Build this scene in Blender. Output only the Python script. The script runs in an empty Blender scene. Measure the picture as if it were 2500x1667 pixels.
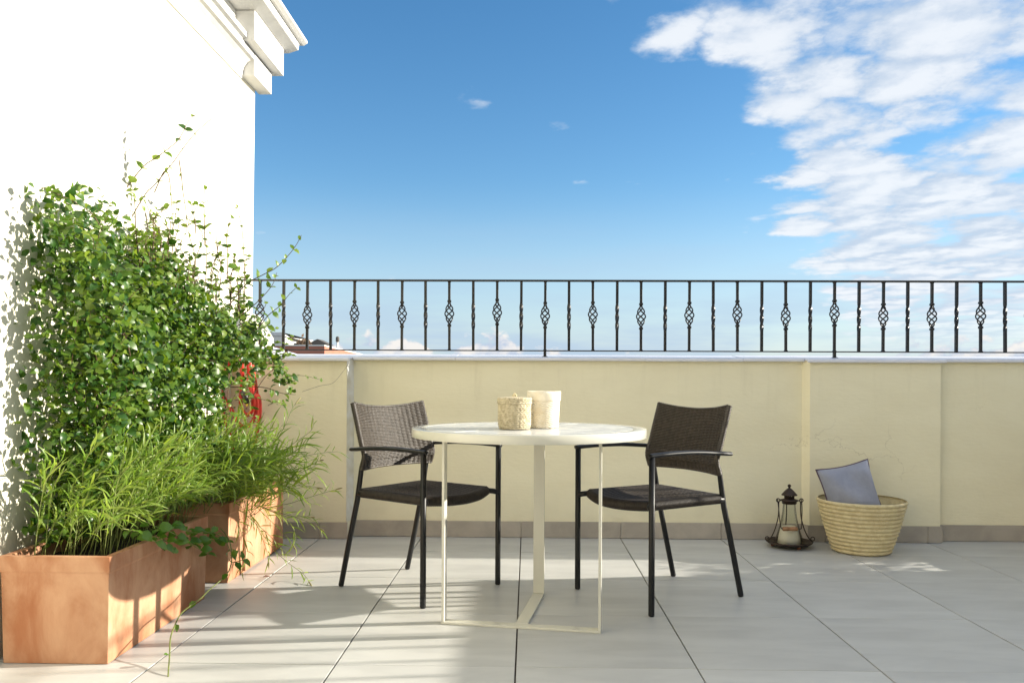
import bpy, bmesh, math, random
from mathutils import Vector, Matrix, Quaternion
random.seed(11)
R = math.radians
S = bpy.context.scene
col = S.collection

# ------------------------------------------------------------------ camera
cd = bpy.data.cameras.new('camera')
cam = bpy.data.objects.new('camera', cd); col.objects.link(cam)
cd.sensor_width = 36; cd.lens = 2003 / 2500 * 36
cd.shift_x = .0016; cd.shift_y = .0378; cd.clip_start = .05; cd.clip_end = 5000
EYE = .94
cam.matrix_world = Matrix.Translation((0, 0, EYE)) @ Matrix.Rotation(R(1.2), 4, 'Z') @ Matrix.Rotation(R(90), 4, 'X') @ Matrix.Rotation(R(.26), 4, 'Z')
S.camera = cam

# ------------------------------------------------------------------ light
SUN_AZ, SUN_EL = 7.5, 17.0          # azimuth measured from +X towards +Y
SKY = .085
sl = bpy.data.lights.new('sun', 'SUN'); sl.energy = 4.6; sl.angle = R(.53); sl.color = (1, .93, .80)
so = bpy.data.objects.new('sun', sl); col.objects.link(so)
sd = Vector((math.cos(R(SUN_EL)) * math.cos(R(SUN_AZ)), math.cos(R(SUN_EL)) * math.sin(R(SUN_AZ)), math.sin(R(SUN_EL))))
so.rotation_euler = sd.to_track_quat('Z', 'Y').to_euler(); so.location = (8, 2, 6)
S.view_settings.view_transform = 'Standard'; S.view_settings.look = 'None'
S.view_settings.exposure = 1.22; S.view_settings.gamma = 1; S.view_settings.use_curve_mapping = False

w = bpy.data.worlds.new('World'); S.world = w; w.use_nodes = True
NT = w.node_tree; NT.nodes.clear()
class G:                                            # tiny node-graph helper
    def __init__(s, nt): s.nt = nt
    def n(s, t, **k):
        x = s.nt.nodes.new(t)
        for a, b in k.items(): setattr(x, a, b)
        return x
    def set(s, sock, v):
        if hasattr(v, 'is_output'): s.nt.links.new(v, sock)
        elif v is not None: sock.default_value = v
    def m(s, op, a, b=None, c=None, clamp=False):
        x = s.n('ShaderNodeMath', operation=op, use_clamp=clamp)
        for i, v in enumerate((a, b, c)):
            if v is not None: s.set(x.inputs[i], v)
        return x.outputs[0]
    def ramp(s, v, a, b, c=0., d=1.):
        x = s.n('ShaderNodeMapRange', interpolation_type='SMOOTHSTEP')
        for i, q in enumerate((v, a, b, c, d)): s.set(x.inputs[i], q)
        return x.outputs[0]
    def mix(s, f, a, b, bt='MIX'):
        x = s.n('ShaderNodeMix', data_type='RGBA', blend_type=bt)
        s.set(x.inputs[0], f); s.set(x.inputs[6], a); s.set(x.inputs[7], b)
        return x.outputs[2]
    def noise(s, vec, scale, detail=5, rough=.5, dist=0):
        x = s.n('ShaderNodeTexNoise')
        if vec is not None: s.set(x.inputs['Vector'], vec)
        x.inputs['Scale'].default_value = scale; x.inputs['Detail'].default_value = detail
        x.inputs['Roughness'].default_value = rough; x.inputs['Distortion'].default_value = dist
        return x.outputs[0]
    def xyz(s, a, b, c):
        x = s.n('ShaderNodeCombineXYZ')
        for i, v in enumerate((a, b, c)): s.set(x.inputs[i], v)
        return x.outputs[0]
g = G(NT)
sky = g.n('ShaderNodeTexSky', sky_type='NISHITA', sun_disc=False, sun_elevation=R(SUN_EL), sun_rotation=R(90 - SUN_AZ),
          altitude=60, air_density=1.0, dust_density=.2, ozone_density=2.2)
tc = g.n('ShaderNodeTexCoord'); sep = g.n('ShaderNodeSeparateXYZ')
NT.links.new(tc.outputs['Generated'], sep.inputs[0])
dx, dy, dz = sep.outputs
zc = g.m('ADD', g.m('MAXIMUM', dz, .0), .105)
ppx, ppy = g.m('DIVIDE', dx, zc), g.m('DIVIDE', dy, zc)      # point of a flat cloud deck seen in this direction
dist = g.m('SQRT', g.m('ADD', g.m('MULTIPLY', ppx, ppx), g.m('MULTIPLY', ppy, ppy)))
cy = g.m('MULTIPLY', ppy, .9); P = g.xyz(ppx, cy, 3.7)
def puffs(vec):
    nz = g.noise(vec, 3.2, 8, .56, .0)
    wv = g.n('ShaderNodeVectorMath', operation='ADD'); NT.links.new(vec, wv.inputs[0])
    NT.links.new(g.xyz(g.m('MULTIPLY', g.m('SUBTRACT', g.noise(vec, 8, 5, .6), .5), .26), g.m('MULTIPLY', g.m('SUBTRACT', g.noise(vec, 7, 5, .6), .5), .26), 0), wv.inputs[1])
    vo = g.n('ShaderNodeTexVoronoi', feature='F1'); vo.inputs['Scale'].default_value = 4.9
    NT.links.new(wv.outputs[0], vo.inputs['Vector'])
    return g.m('ADD', g.m('MULTIPLY', nz, .80), g.m('MULTIPLY', g.m('SUBTRACT', .72, vo.outputs['Distance']), .42))
n1 = puffs(P)
n1b = puffs(g.xyz(g.m('ADD', ppx, .045), g.m('ADD', cy, .03), 3.7))
n2 = g.noise(P, .8, 2, .5)
edge = g.m('ADD', g.m('SUBTRACT', ppx, g.m('MULTIPLY', ppy, .496)), .64)
cov = g.ramp(edge, -.36, .34, -.31, .20)
den = g.m('ADD', g.m('ADD', g.m('SUBTRACT', n1, .5), cov), g.m('MULTIPLY', g.m('SUBTRACT', n2, .5), .35))
den = g.ramp(den, -.05, .17)
den = g.m('MULTIPLY', den, g.ramp(dz, .02, .09))
shade = g.ramp(g.m('SUBTRACT', n1, n1b), -.13, .10)          # sunward side of each puff
thick = g.ramp(n1, .40, .62)
ccol = g.mix(g.m('MULTIPLY', g.m('ADD', shade, thick), .5), (2.9, 3.45, 4.2, 1), (4.6, 4.8, 5.05, 1))
# low heaped clouds and pale veil near the horizon
az = g.m('ARCTAN2', dx, dy)
hn = g.noise(g.xyz(g.m('MULTIPLY', az, 10), g.m('MULTIPLY', dz, 15), 1.3), 1.5, 8, .58)
hb = g.noise(g.xyz(g.m('MULTIPLY', az, 10), g.m('ADD', g.m('MULTIPLY', dz, 15), .16), 1.3), 1.5, 8, .58)
lim = g.m('ADD', .028, g.m('MULTIPLY', g.m('COSINE', g.m('MULTIPLY', g.m('ADD', az, .12), 9)), .020))
hd = g.ramp(g.m('ADD', g.m('MULTIPLY', g.m('SUBTRACT', hn, .5), .14), g.m('SUBTRACT', lim, dz)), -.003, .007)
hcol = g.mix(g.ramp(g.m('SUBTRACT', hn, hb), -.12, .10), (2.5, 3.0, 3.9, 1), (5.0, 4.75, 4.5, 1))
veil_n = g.noise(g.xyz(g.m('MULTIPLY', az, 3), g.m('MULTIPLY', dz, 22), .4), 1.6, 5, .55)
veil = g.m('MULTIPLY', g.ramp(dz, .24, .0), g.m('ADD', .62, g.m('MULTIPLY', g.ramp(veil_n, .38, .68), .38)))
base = sky.outputs[0]
hs = g.n('ShaderNodeHueSaturation'); g.set(hs.inputs['Saturation'], g.ramp(dz, .0, .25, .95, 1.27)); hs.inputs['Value'].default_value = 1.0
NT.links.new(base, hs.inputs['Color']); base = hs.outputs[0]
c = g.mix(g.m('MULTIPLY', veil, .95), base, (2.4, 3.15, 4.15, 1))
c = g.mix(g.m('MULTIPLY', den, .94), c, ccol)
c = g.mix(g.m('MULTIPLY', hd, .9), c, hcol)
bg = g.n('ShaderNodeBackground'); g.set(bg.inputs[0], c); bg.inputs[1].default_value = SKY
wo = g.n('ShaderNodeOutputWorld'); NT.links.new(bg.outputs[0], wo.inputs[0])

# ------------------------------------------------------------------ helpers
CR = cam.matrix_world.to_3x3()
def at(px, py, Y):
    """world point at depth Y on the sight line measured in the photograph"""
    d = CR @ Vector(((px - 1250) / 2003 + .0016 * 2500 / 2003, -(py - 833.5) / 2003 + .0378 * 2500 / 2003, -1))
    return Vector((0, 0, EYE)) + d * (Y / d.y)

class MB:
    def __init__(s): s.v = []; s.f = []; s.sm = []
    def add(s, vs, fs, smooth=False):
        o = len(s.v); s.v += [tuple(x) for x in vs]; s.f += [tuple(i + o for i in q) for q in fs]; s.sm += [smooth] * len(fs)
    def box(s, x0, x1, y0, y1, z0, z1, M=None):
        vs = [Vector(p) for p in ((x0,y0,z0),(x1,y0,z0),(x1,y1,z0),(x0,y1,z0),(x0,y0,z1),(x1,y0,z1),(x1,y1,z1),(x0,y1,z1))]
        if M: vs = [M @ p for p in vs]
        s.add(vs, [(0,3,2,1),(4,5,6,7),(0,1,5,4),(1,2,6,5),(2,3,7,6),(3,0,4,7)])
    def tube(s, pts, r, n=10, caps=True, flat=1.0, closed=False, up=None):
        pts = [Vector(p) for p in pts]; m = len(pts)
        rs = r if isinstance(r, (list, tuple)) else [r] * m
        T = []
        for i in range(m):
            a = pts[i - 1] if (i > 0 or closed) else pts[0]
            b = pts[(i + 1) % m] if (i < m - 1 or closed) else pts[-1]
            T.append((b - a).normalized())
        N = up or (Vector((0, 0, 1)) if abs(T[0].z) < .9 else Vector((1, 0, 0)))
        N = (N - T[0] * N.dot(T[0])).normalized()
        vs = []
        for i in range(m):
            if i: N = (N - T[i] * N.dot(T[i])).normalized()
            B = T[i].cross(N)
            for k in range(n):
                a = 2 * math.pi * k / n
                vs.append(pts[i] + (N * math.sin(a) * flat + B * math.cos(a)) * rs[i])
        fs = []
        for i in range(m if closed else m - 1):
            j = (i + 1) % m
            for k in range(n):
                q = (k + 1) % n
                fs.append((i * n + k, i * n + q, j * n + q, j * n + k))
        if caps and not closed:
            fs.append(tuple(reversed(range(n)))); fs.append(tuple((m - 1) * n + k for k in range(n)))
        s.add(vs, fs, True)
    def lathe(s, prof, n=32, c=(0, 0, 0), caps=False, wob=None):
        vs = []
        for i, (r, z) in enumerate(prof):
            for k in range(n):
                a = 2 * math.pi * k / n
                q = r if wob is None else r * wob(a, z)
                vs.append((c[0] + q * math.cos(a), c[1] + q * math.sin(a), c[2] + z))
        fs = [(i*n+k, i*n+(k+1)%n, (i+1)*n+(k+1)%n, (i+1)*n+k) for i in range(len(prof)-1) for k in range(n)]
        if caps: fs += [tuple(reversed(range(n))), tuple((len(prof)-1)*n+k for k in range(n))]
        s.add(vs, fs, True)
    def prism(s, poly, y0, y1, axis='Y'):
        """polygon in the other two axes extruded along axis"""
        n = len(poly)
        def p(a, b, t): return (a, t, b) if axis == 'Y' else ((t, a, b) if axis == 'X' else (a, b, t))
        vs = [p(a, b, y0) for a, b in poly] + [p(a, b, y1) for a, b in poly]
        fs = [tuple(range(n)), tuple(reversed(range(n, 2 * n)))] + [(i, (i + n), ((i + 1) % n) + n, (i + 1) % n) for i in range(n)]
        s.add(vs, fs)
    def mesh(s, name, mat, bevel=0, segs=2, normals=True, weld=0):
        me = bpy.data.meshes.new(name); me.from_pydata(s.v, [], s.f)
        me.polygons.foreach_set('use_smooth', s.sm)
        if normals or bevel:
            bm = bmesh.new(); bm.from_mesh(me)
            if weld: bmesh.ops.remove_doubles(bm, verts=bm.verts, dist=weld)
            if normals: bmesh.ops.recalc_face_normals(bm, faces=bm.faces)
            if bevel:
                es = [e for e in bm.edges if len(e.link_faces) == 2 and e.calc_face_angle(0) > .6]
                bmesh.ops.bevel(bm, geom=es, offset=bevel, segments=segs, affect='EDGES', profile=.6, clamp_overlap=True)
            bm.to_mesh(me); bm.free()
        if mat: me.materials.append(mat)
        return me
    def build(s, name, mat, parent=None, bevel=0, segs=2, normals=True, weld=0):
        return link(name, s.mesh(name, mat, bevel, segs, normals, weld), parent)
def link(name, me, parent=None, loc=None):
    o = bpy.data.objects.new(name, me); col.objects.link(o)
    if parent: o.parent = parent
    if loc: o.location = loc
    return o
def tag(o, label, cat, group=None):
    o['label'] = label; o['category'] = cat
    if group: o['group'] = group
    return o
def thing(name, label, cat, loc=(0, 0, 0), rz=0, group=None):
    o = bpy.data.objects.new(name, None); col.objects.link(o); o.empty_display_size = .1
    o.location = loc; o.rotation_euler = (0, 0, rz)
    return tag(o, label, cat, group)
def copy_tree(o, parent=None):
    c = o.copy(); col.objects.link(c); c.parent = parent
    for ch in o.children: copy_tree(ch, c)
    return c
def smooth_path(pts, k=8):
    pts = [Vector(p) for p in pts]; out = []
    for i in range(len(pts) - 1):
        p0, p1, p2, p3 = pts[max(i-1, 0)], pts[i], pts[i+1], pts[min(i+2, len(pts)-1)]
        for j in range(k):
            t = j / k
            out.append(.5 * ((2*p1) + (p2-p0)*t + (2*p0-5*p1+4*p2-p3)*t*t + (3*p1-p0-3*p2+p3)*t**3))
    return out + [pts[-1]]

# ------------------------------------------------------------------ materials
def mat(name, base, rough=.6, var=0., vscale=4., bump=0., bscale=60., metal=0., spec=.5, base2=None, rnd=0., coat=0., stretch=None, detail=5):
    m = bpy.data.materials.new(name); m.use_nodes = True; nt = m.node_tree; q = G(nt)
    b = nt.nodes['Principled BSDF']
    b.inputs['Roughness'].default_value = rough; b.inputs['Metallic'].default_value = metal
    b.inputs['Specular IOR Level'].default_value = spec; b.inputs['Coat Weight'].default_value = coat
    tcn = q.n('ShaderNodeTexCoord'); vec = tcn.outputs['Object']
    if stretch:
        mp = q.n('ShaderNodeMapping'); mp.inputs['Scale'].default_value = stretch; nt.links.new(vec, mp.inputs[0]); vec = mp.outputs[0]
    c0 = (*base, 1); out = c0
    if var or base2:
        c1 = (*base2, 1) if base2 else tuple(min(1, x * (1 - var)) for x in base) + (1,)
        nz = q.noise(vec, vscale, detail, .6, .4)
        out = q.mix(q.ramp(nz, .32, .70), c0, c1)
    if rnd:
        oi = q.n('ShaderNodeObjectInfo')
        k = q.m('ADD', 1 - rnd, q.m('MULTIPLY', oi.outputs['Random'], 2 * rnd))
        out = q.mix(1., out, q.xyz(k, k, k), 'MULTIPLY')
    q.set(b.inputs['Base Color'], out)
    if bump:
        bp = q.n('ShaderNodeBump'); bp.inputs['Strength'].default_value = bump; bp.inputs['Distance'].default_value = .01
        nt.links.new(q.noise(vec, bscale, 6, .6), bp.inputs['Height']); nt.links.new(bp.outputs[0], b.inputs['Normal'])
    return m
def weather(m, dark, zt, amount):
    """rain streaks running down from the coping plus hairline cracks"""
    nt = m.node_tree; q = G(nt); b = nt.nodes['Principled BSDF']; src = b.inputs['Base Color'].links[0].from_socket
    t = q.n('ShaderNodeTexCoord'); sp = q.n('ShaderNodeSeparateXYZ'); nt.links.new(t.outputs['Object'], sp.inputs[0])
    st = q.noise(q.xyz(sp.outputs[0], sp.outputs[1], q.m('MULTIPLY', sp.outputs[2], .10)), 9, 5, .65)
    fall = q.ramp(sp.outputs[2], zt - .45, zt)
    f = q.m('MULTIPLY', q.m('MULTIPLY', q.ramp(st, .50, .78), fall), amount)
    lo = q.m('MULTIPLY', q.m('MULTIPLY', q.ramp(sp.outputs[2], .26, .09), q.ramp(q.noise(t.outputs['Object'], 6, 5, .6), .40, .75)), amount * .8)
    vo = q.n('ShaderNodeTexVoronoi', feature='DISTANCE_TO_EDGE'); vo.inputs['Scale'].default_value = 1.3
    wv = q.n('ShaderNodeVectorMath', operation='ADD'); nt.links.new(t.outputs['Object'], wv.inputs[0])
    nt.links.new(q.xyz(q.m('MULTIPLY', q.noise(t.outputs['Object'], 5, 6, .6), .35), 0, q.m('MULTIPLY', q.noise(t.outputs['Object'], 7, 6, .6), .3)), wv.inputs[1]); nt.links.new(wv.outputs[0], vo.inputs['Vector'])
    ck = q.m('MULTIPLY', q.m('MULTIPLY', q.ramp(vo.outputs['Distance'], .004, .0), q.ramp(q.noise(t.outputs['Object'], 1.1, 2, .5), .54, .60)), .35)
    q.set(b.inputs['Base Color'], q.mix(q.m('MAXIMUM', q.m('MAXIMUM', f, lo), ck), src, (*dark, 1)))
def leaf_mat(name, a, b_, rough=.35, trans=.35):
    m = bpy.data.materials.new(name); m.use_nodes = True; nt = m.node_tree; q = G(nt)
    b = nt.nodes['Principled BSDF']; out = nt.nodes['Material Output']
    ge = q.n('ShaderNodeNewGeometry'); oi = q.n('ShaderNodeObjectInfo')
    k = q.m('FRACT', q.m('ADD', ge.outputs['Random Per Island'], oi.outputs['Random']))
    c = q.mix(q.ramp(k, .15, 1.), (*a, 1), (*b_, 1))
    q.set(b.inputs['Base Color'], c); b.inputs['Roughness'].default_value = rough
    b.inputs['Specular IOR Level'].default_value = .5
    t = q.n('ShaderNodeBsdfTranslucent'); q.set(t.inputs[0], q.mix(1., c, (1.5, 1.45, .6, 1), 'MULTIPLY'))
    mx = q.n('ShaderNodeMixShader'); mx.inputs[0].default_value = trans
    nt.links.new(b.outputs[0], mx.inputs[1]); nt.links.new(t.outputs[0], mx.inputs[2]); nt.links.new(mx.outputs[0], out.inputs[0])
    return m
M = {}
M['tile'] = mat('porcelain_tile', (.54, .54, .52), .42, base2=(.45, .45, .435), vscale=3.2, rnd=.05, bump=.05, bscale=70, stretch=(.6, 2.2, 1), detail=9)
M['grout'] = mat('grout', (.10, .075, .06), .9, var=.4, vscale=30)
M['skirt'] = mat('skirting_stone', (.45, .40, .34), .5, base2=(.36, .32, .275), vscale=5, rnd=.06, bump=.05)
M['cream'] = mat('cream_plaster', (.86, .80, .59), .85, base2=(.82, .755, .545), vscale=1.7, bump=.22, bscale=22, stretch=(1, 1, 2.5))
M['chip'] = mat('peeling_white_plaster', (.76, .74, .68), .8, base2=(.62, .57, .44), vscale=9, bump=.4, bscale=30)
M['white'] = mat('white_render', (.74, .70, .58), .85, var=.05, vscale=2, bump=.15, bscale=30)
M['cornice'] = mat('white_cornice', (.68, .67, .64), .8, var=.14, vscale=6, bump=.25, bscale=30)
M['coping'] = mat('white_metal_coping', (.72, .73, .80), .38, var=.07, vscale=5, bump=.05, bscale=8)
M['iron'] = mat('black_iron', (.013, .012, .0125), .36)
M['rust'] = mat('rusty_iron', (.16, .09, .05), .7, var=.5, vscale=60, bump=.4)
M['frame'] = mat('dark_aluminium', (.013, .0135, .0145), .42, var=.2, vscale=14, spec=.35)
M['wicker'] = mat('brown_wicker', (.056, .044, .033), .40, base2=(.032, .025, .018), vscale=50, bump=.2, bscale=300, spec=.42)
M['shaded_wicker'] = mat('shaded_seat_wicker', (.040, .032, .025), .50, base2=(.024, .019, .015), vscale=50, bump=.2, bscale=300, spec=.3)  # backrest wicker darkened: the seat's shade is put into the colour
M['lacquer'] = mat('cream_lacquer', (.60, .59, .52), .2, var=.03, vscale=8, coat=.3)
M['stone'] = mat('grey_white_stone', (.74, .735, .70), .2, base2=(.52, .53, .53), vscale=16, rnd=.08, detail=9, bump=.12, bscale=90)
M['joint'] = mat('cream_joint', (.75, .66, .5), .5)
M['terra'] = mat('terracotta', (.33, .128, .055), .8, base2=(.52, .30, .18), vscale=6, bump=.25, bscale=40, stretch=(1, 1, .5))
M['soil'] = mat('soil', (.05, .035, .025), .95, var=.5, vscale=40, bump=1, bscale=60)
M['hose'] = mat('red_rubber', (.62, .035, .025), .42, var=.15, vscale=20)
M['black'] = mat('black_plastic', (.02, .02, .02), .4)
M['yellow'] = mat('yellow_plastic', (.65, .48, .03), .4)
M['bark'] = mat('brown_stem', (.13, .08, .045), .8, var=.4, vscale=60)
M['twig'] = mat('green_stem', (.20, .24, .06), .6, var=.4, vscale=30)
M['dry'] = mat('dry_stem', (.48, .38, .22), .8, var=.3, vscale=60)
M['leaf'] = leaf_mat('shrub_leaf', (.028, .084, .012), (.095, .175, .018), .36, .32)
M['leaf2'] = leaf_mat('young_leaf', (.090, .165, .016), (.175, .25, .03), .40, .38)
M['blade'] = leaf_mat('grass_leaf', (.15, .26, .035), (.27, .36, .065), .42, .46)
M['round'] = leaf_mat('round_leaf', (.065, .165, .020), (.12, .235, .03), .30, .34)
M['seed'] = mat('seed_head', (.34, .30, .13), .8, var=.4, vscale=200)
M['seagrass'] = mat('seagrass_weave', (.68, .60, .42), .8, base2=(.42, .35, .22), vscale=75, bump=.7, bscale=150)
M['paper'] = mat('white_cane', (.84, .78, .66), .7, base2=(.76, .67, .50), vscale=25, bump=.2, bscale=100)
M['bronze'] = mat('dark_bronze', (.055, .036, .028), .45, var=.4, vscale=25, metal=.5, bump=.2)
M['copper'] = mat('old_copper', (.26, .11, .06), .5, var=.4, vscale=40, metal=.5)
M['wood'] = mat('turned_wood', (.38, .20, .09), .5, base2=(.24, .11, .05), vscale=14, stretch=(1, 8, 8))
M['wax'] = mat('cream_wax', (.78, .72, .60), .5)
M['cushion'] = mat('grey_blue_cloth', (.32, .34, .43), .9, var=.12, vscale=14, bump=.4, bscale=220)
M['cane'] = mat('pale_cane', (.70, .60, .36), .7, base2=(.58, .47, .26), vscale=30, bump=.3, bscale=120)
M['brick'] = mat('red_brick_render', (.42, .17, .11), .9, var=.2, vscale=.4)
M['farwhite'] = mat('far_white_render', (.72, .70, .64), .9, var=.08, vscale=.3)
M['ground'] = mat('city_ground', (.16, .16, .14), .95, base2=(.08, .10, .06), vscale=.02)
M['pane'] = mat('dark_window_glass', (.02, .025, .03), .05)
M['tar'] = mat('dark_roofing', (.09, .08, .07), .9)
weather(M['cream'], (.40, .34, .22), 1.06, .22)
gm = bpy.data.materials.new('clear_glass'); gm.use_nodes = True; M['glass'] = gm
q = G(gm.node_tree); out = gm.node_tree.nodes['Material Output']
fr = q.n('ShaderNodeFresnel'); fr.inputs[0].default_value = 1.35
tr = q.n('ShaderNodeBsdfTransparent'); tr.inputs[0].default_value = (.90, .92, .90, 1)
gl = q.n('ShaderNodeBsdfGlossy'); gl.inputs['Roughness'].default_value = .03
mx = q.n('ShaderNodeMixShader'); L = gm.node_tree.links
L.new(q.m('MULTIPLY', fr.outputs[0], .7, clamp=True), mx.inputs[0]); L.new(tr.outputs[0], mx.inputs[1]); L.new(gl.outputs[0], mx.inputs[2]); L.new(mx.outputs[0], out.inputs[0])

# ------------------------------------------------------------------ terrace floor
WY = 4.915
mb = MB(); mb.box(-1.9, 9.6, -2.6, 5.2, -.25, -.008)
floor = mb.build('floor', M['grout']); floor['kind'] = 'structure'
PX, X0, PY, Y0 = .595, -.035, .6, 4.495
mb = MB(); mb.box(-PX/2 + .0028, PX/2 - .0028, -PY/2 + .0014, PY/2 - .0014, -.02, 0)
tile_me = mb.mesh('tile', M['tile'], bevel=.0016, segs=2)
mb = MB(); mb.box(-PX/2 + .0028, PX/2 - .0028, -.209, .209, -.02, 0)
cut_me = mb.mesh('tile', M['tile'], bevel=.0016, segs=2)
rr = random.Random(3)
for i in range(-3, 6):
    for j in range(-11, 1):
        cx = X0 + PX * (i + .5)
        o = link('tile', cut_me if j == 0 else tile_me, floor)
        o.location = (cx, (Y0 + .2105) if j == 0 else Y0 + PY * (j + .5), rr.uniform(-.0008, .0008))
        o.rotation_euler = (rr.uniform(-1, 1) * .0012, rr.uniform(-1, 1) * .0012, 0 if rr.random() < .5 or j == 0 else math.pi)

# ------------------------------------------------------------------ parapet
pw = thing('parapet_wall', 'cream plastered parapet wall with white sloping coping behind the table', 'wall', (0, WY, 0))
def P_(y): return y - WY
mb = MB()
TOPF = 1.062
pl = [(-1.80, 4.83), (-1.068, 4.83), (-1.046, WY), (1.632, WY), (1.660, 4.858), (2.42, 4.858), (2.44, WY), (9.5, WY), (9.5, 5.14), (-1.80, 5.14)]
vs = [(x, P_(y), .0) for x, y in pl] + [(x, P_(y), TOPF) for x, y in pl]
n = len(pl)
mb.add(vs, [tuple(reversed(range(n))), tuple(range(n, 2*n))] + [(i, (i+1) % n, (i+1) % n + n, i + n) for i in range(n)])
mb.build('wall_body', M['cream'], pw)
# flaking white return of the left pier
mb = MB()
mb.add([(-1.0675, P_(4.827), .1), (-1.0435, P_(4.912), .1), (-1.0435, P_(4.912), TOPF - .002), (-1.0675, P_(4.827), TOPF - .002),
        (-1.072, P_(4.835), .1), (-1.05, P_(4.92), .1), (-1.05, P_(4.92), TOPF - .002), (-1.072, P_(4.835), TOPF - .002)],
       [(0,1,2,3),(7,6,5,4),(0,4,5,1),(2,6,7,3),(1,5,6,2),(0,3,7,4)])
mb.build('peeling_return', M['chip'], pw)
# coping pieces (sheet folded over the wall, falling towards the terrace)
def cop(x0, x1, yf, zoff=0):
    k = (1.10 - 1.074) / (5.16 - 4.885)
    zf = 1.100 - k * (5.16 - yf) + zoff
    prof = [(P_(yf), zf), (P_(5.16), 1.100 + zoff), (P_(5.16), 1.06), (P_(5.142), 1.06), (P_(5.142), TOPF + .001), (P_(yf + .035), TOPF + .001), (P_(yf + .004), zf - .017), (P_(yf), zf - .015)]
    mb = MB(); mb.prism(prof, x0, x1, 'X'); o = mb.build('coping', M['coping'], pw, bevel=.0012, segs=1); return o
cop(-1.80, -1.046, 4.795, .000)
for a, b, z in ((-1.044, -.432, .0004), (-.430, .70, 0), (.702, 1.275, -.0012), (1.277, 1.636, .0006)): cop(a, b, 4.882, z)
cop(1.638, 2.44, 4.826); cop(2.442, 9.5, 4.882)
# skirting tiles
def skirt(x0, x1, y):
    mb = MB(); mb.box(x0 + .001, x1 - .001, P_(y) - .011, P_(y) - .001, .002, .097)
    mb.build('skirting_tile', M['skirt'], pw, bevel=.002, segs=2)
for a, b in ((-1.8, -1.226), (-1.226, -1.058)): skirt(a, b, 4.83)
for a, b in ((-1.05, -.63), (-.63, -.035), (-.035, .56), (.56, 1.155), (1.155, 1.628)): skirt(a, b, WY)
for a, b in ((1.650, 1.75), (1.75, 2.345), (2.345, 2.43)): skirt(a, b, 4.858)
for a, b in ((2.44, 2.94), (2.94, 3.5)): skirt(a, b, WY)
mb = MB()
mb.add([(1.6245, P_(WY) - .0115, .002), (1.6485, P_(4.858) - .0115, .002), (1.6485, P_(4.858) - .0115, .0965), (1.6245, P_(WY) - .0115, .0965),
        (1.636, P_(WY), .002), (1.659, P_(4.858), .002), (1.659, P_(4.858), .0965), (1.636, P_(WY), .0965)],
       [(0,1,2,3),(7,6,5,4),(0,4,5,1),(2,6,7,3),(1,5,6,2),(0,3,7,4)])
mb.build('skirting_tile', M['skirt'], pw)

# side parapet closing the terrace on the right, outside the frame
spw = thing('side_parapet', 'cream plastered parapet wall along the right edge of the terrace', 'wall', (3.3, 0, 0))
mb = MB(); mb.box(0, .24, -2.4, 4.30, 0, 1.06); mb.build('wall_body', M['cream'], spw)
mb = MB(); mb.box(-.03, .27, -2.4, 4.32, 1.06, 1.085); mb.build('coping', M['coping'], spw, bevel=.003)

# ------------------------------------------------------------------ iron railing
def bar_mesh():
    mb = MB(); mb.box(-.0075, .0075, -.0075, .0075, 0, .424); return mb.mesh('baluster', M['iron'], bevel=.0012, segs=1)
def twist_mesh():
    mb = MB(); vs = []; N = 46; hw = .0078
    for i in range(N + 1):
        z = .424 * i / N
        t = min(1, max(0, (z - .125) / .165)); a = t * math.pi * 1.5
        k = 1 + .10 * math.sin(t * math.pi)
        for sx, sy in ((-1, -1), (1, -1), (1, 1), (-1, 1)):
            x, y = sx * hw * k, sy * hw * k
            vs.append((x * math.cos(a) - y * math.sin(a), x * math.sin(a) + y * math.cos(a), z))
    fs = [(i*4+k, i*4+(k+1) % 4, i*4+4+(k+1) % 4, i*4+4+k) for i in range(N) for k in range(4)]
    mb.add(vs, fs); return mb.mesh('baluster', M['iron'])
def basket_mesh():
    mb = MB(); h = .128
    for k in range(4):
        pts = []; N = 24
        for i in range(N + 1):
            t = i / N; z = -h/2 + h * t
            r = .0045 + .0225 * math.sin(math.pi * t) ** 1.05
            a = k * math.pi/2 + t * math.pi * 1.75 + .4
            pts.append((r * math.cos(a), r * math.sin(a), z))
        mb.tube(pts, .0042, 6)
    return mb.mesh('basket', M['iron'])
def collar_mesh():
    mb = MB(); mb.box(-.0115, .0115, -.0115, .0115, -.007, .007); return mb.mesh('collar', M['iron'], bevel=.003, segs=2)
def stack(prof, name, ):
    mb = MB(); vs = []
    for r_, z in prof: vs += [(-r_, -r_, z), (r_, -r_, z), (r_, r_, z), (-r_, r_, z)]
    m_ = len(prof)
    mb.add(vs, [(i*4+k, i*4+(k+1) % 4, i*4+4+(k+1) % 4, i*4+4+k) for i in range(m_-1) for k in range(4)] + [(3, 2, 1, 0), tuple(range(m_*4-4, m_*4))])
    return mb.mesh(name, M['iron'], bevel=.0008, segs=1)
tw, bk, cl = twist_mesh(), basket_mesh(), collar_mesh()
ZB = 1.123
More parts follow.
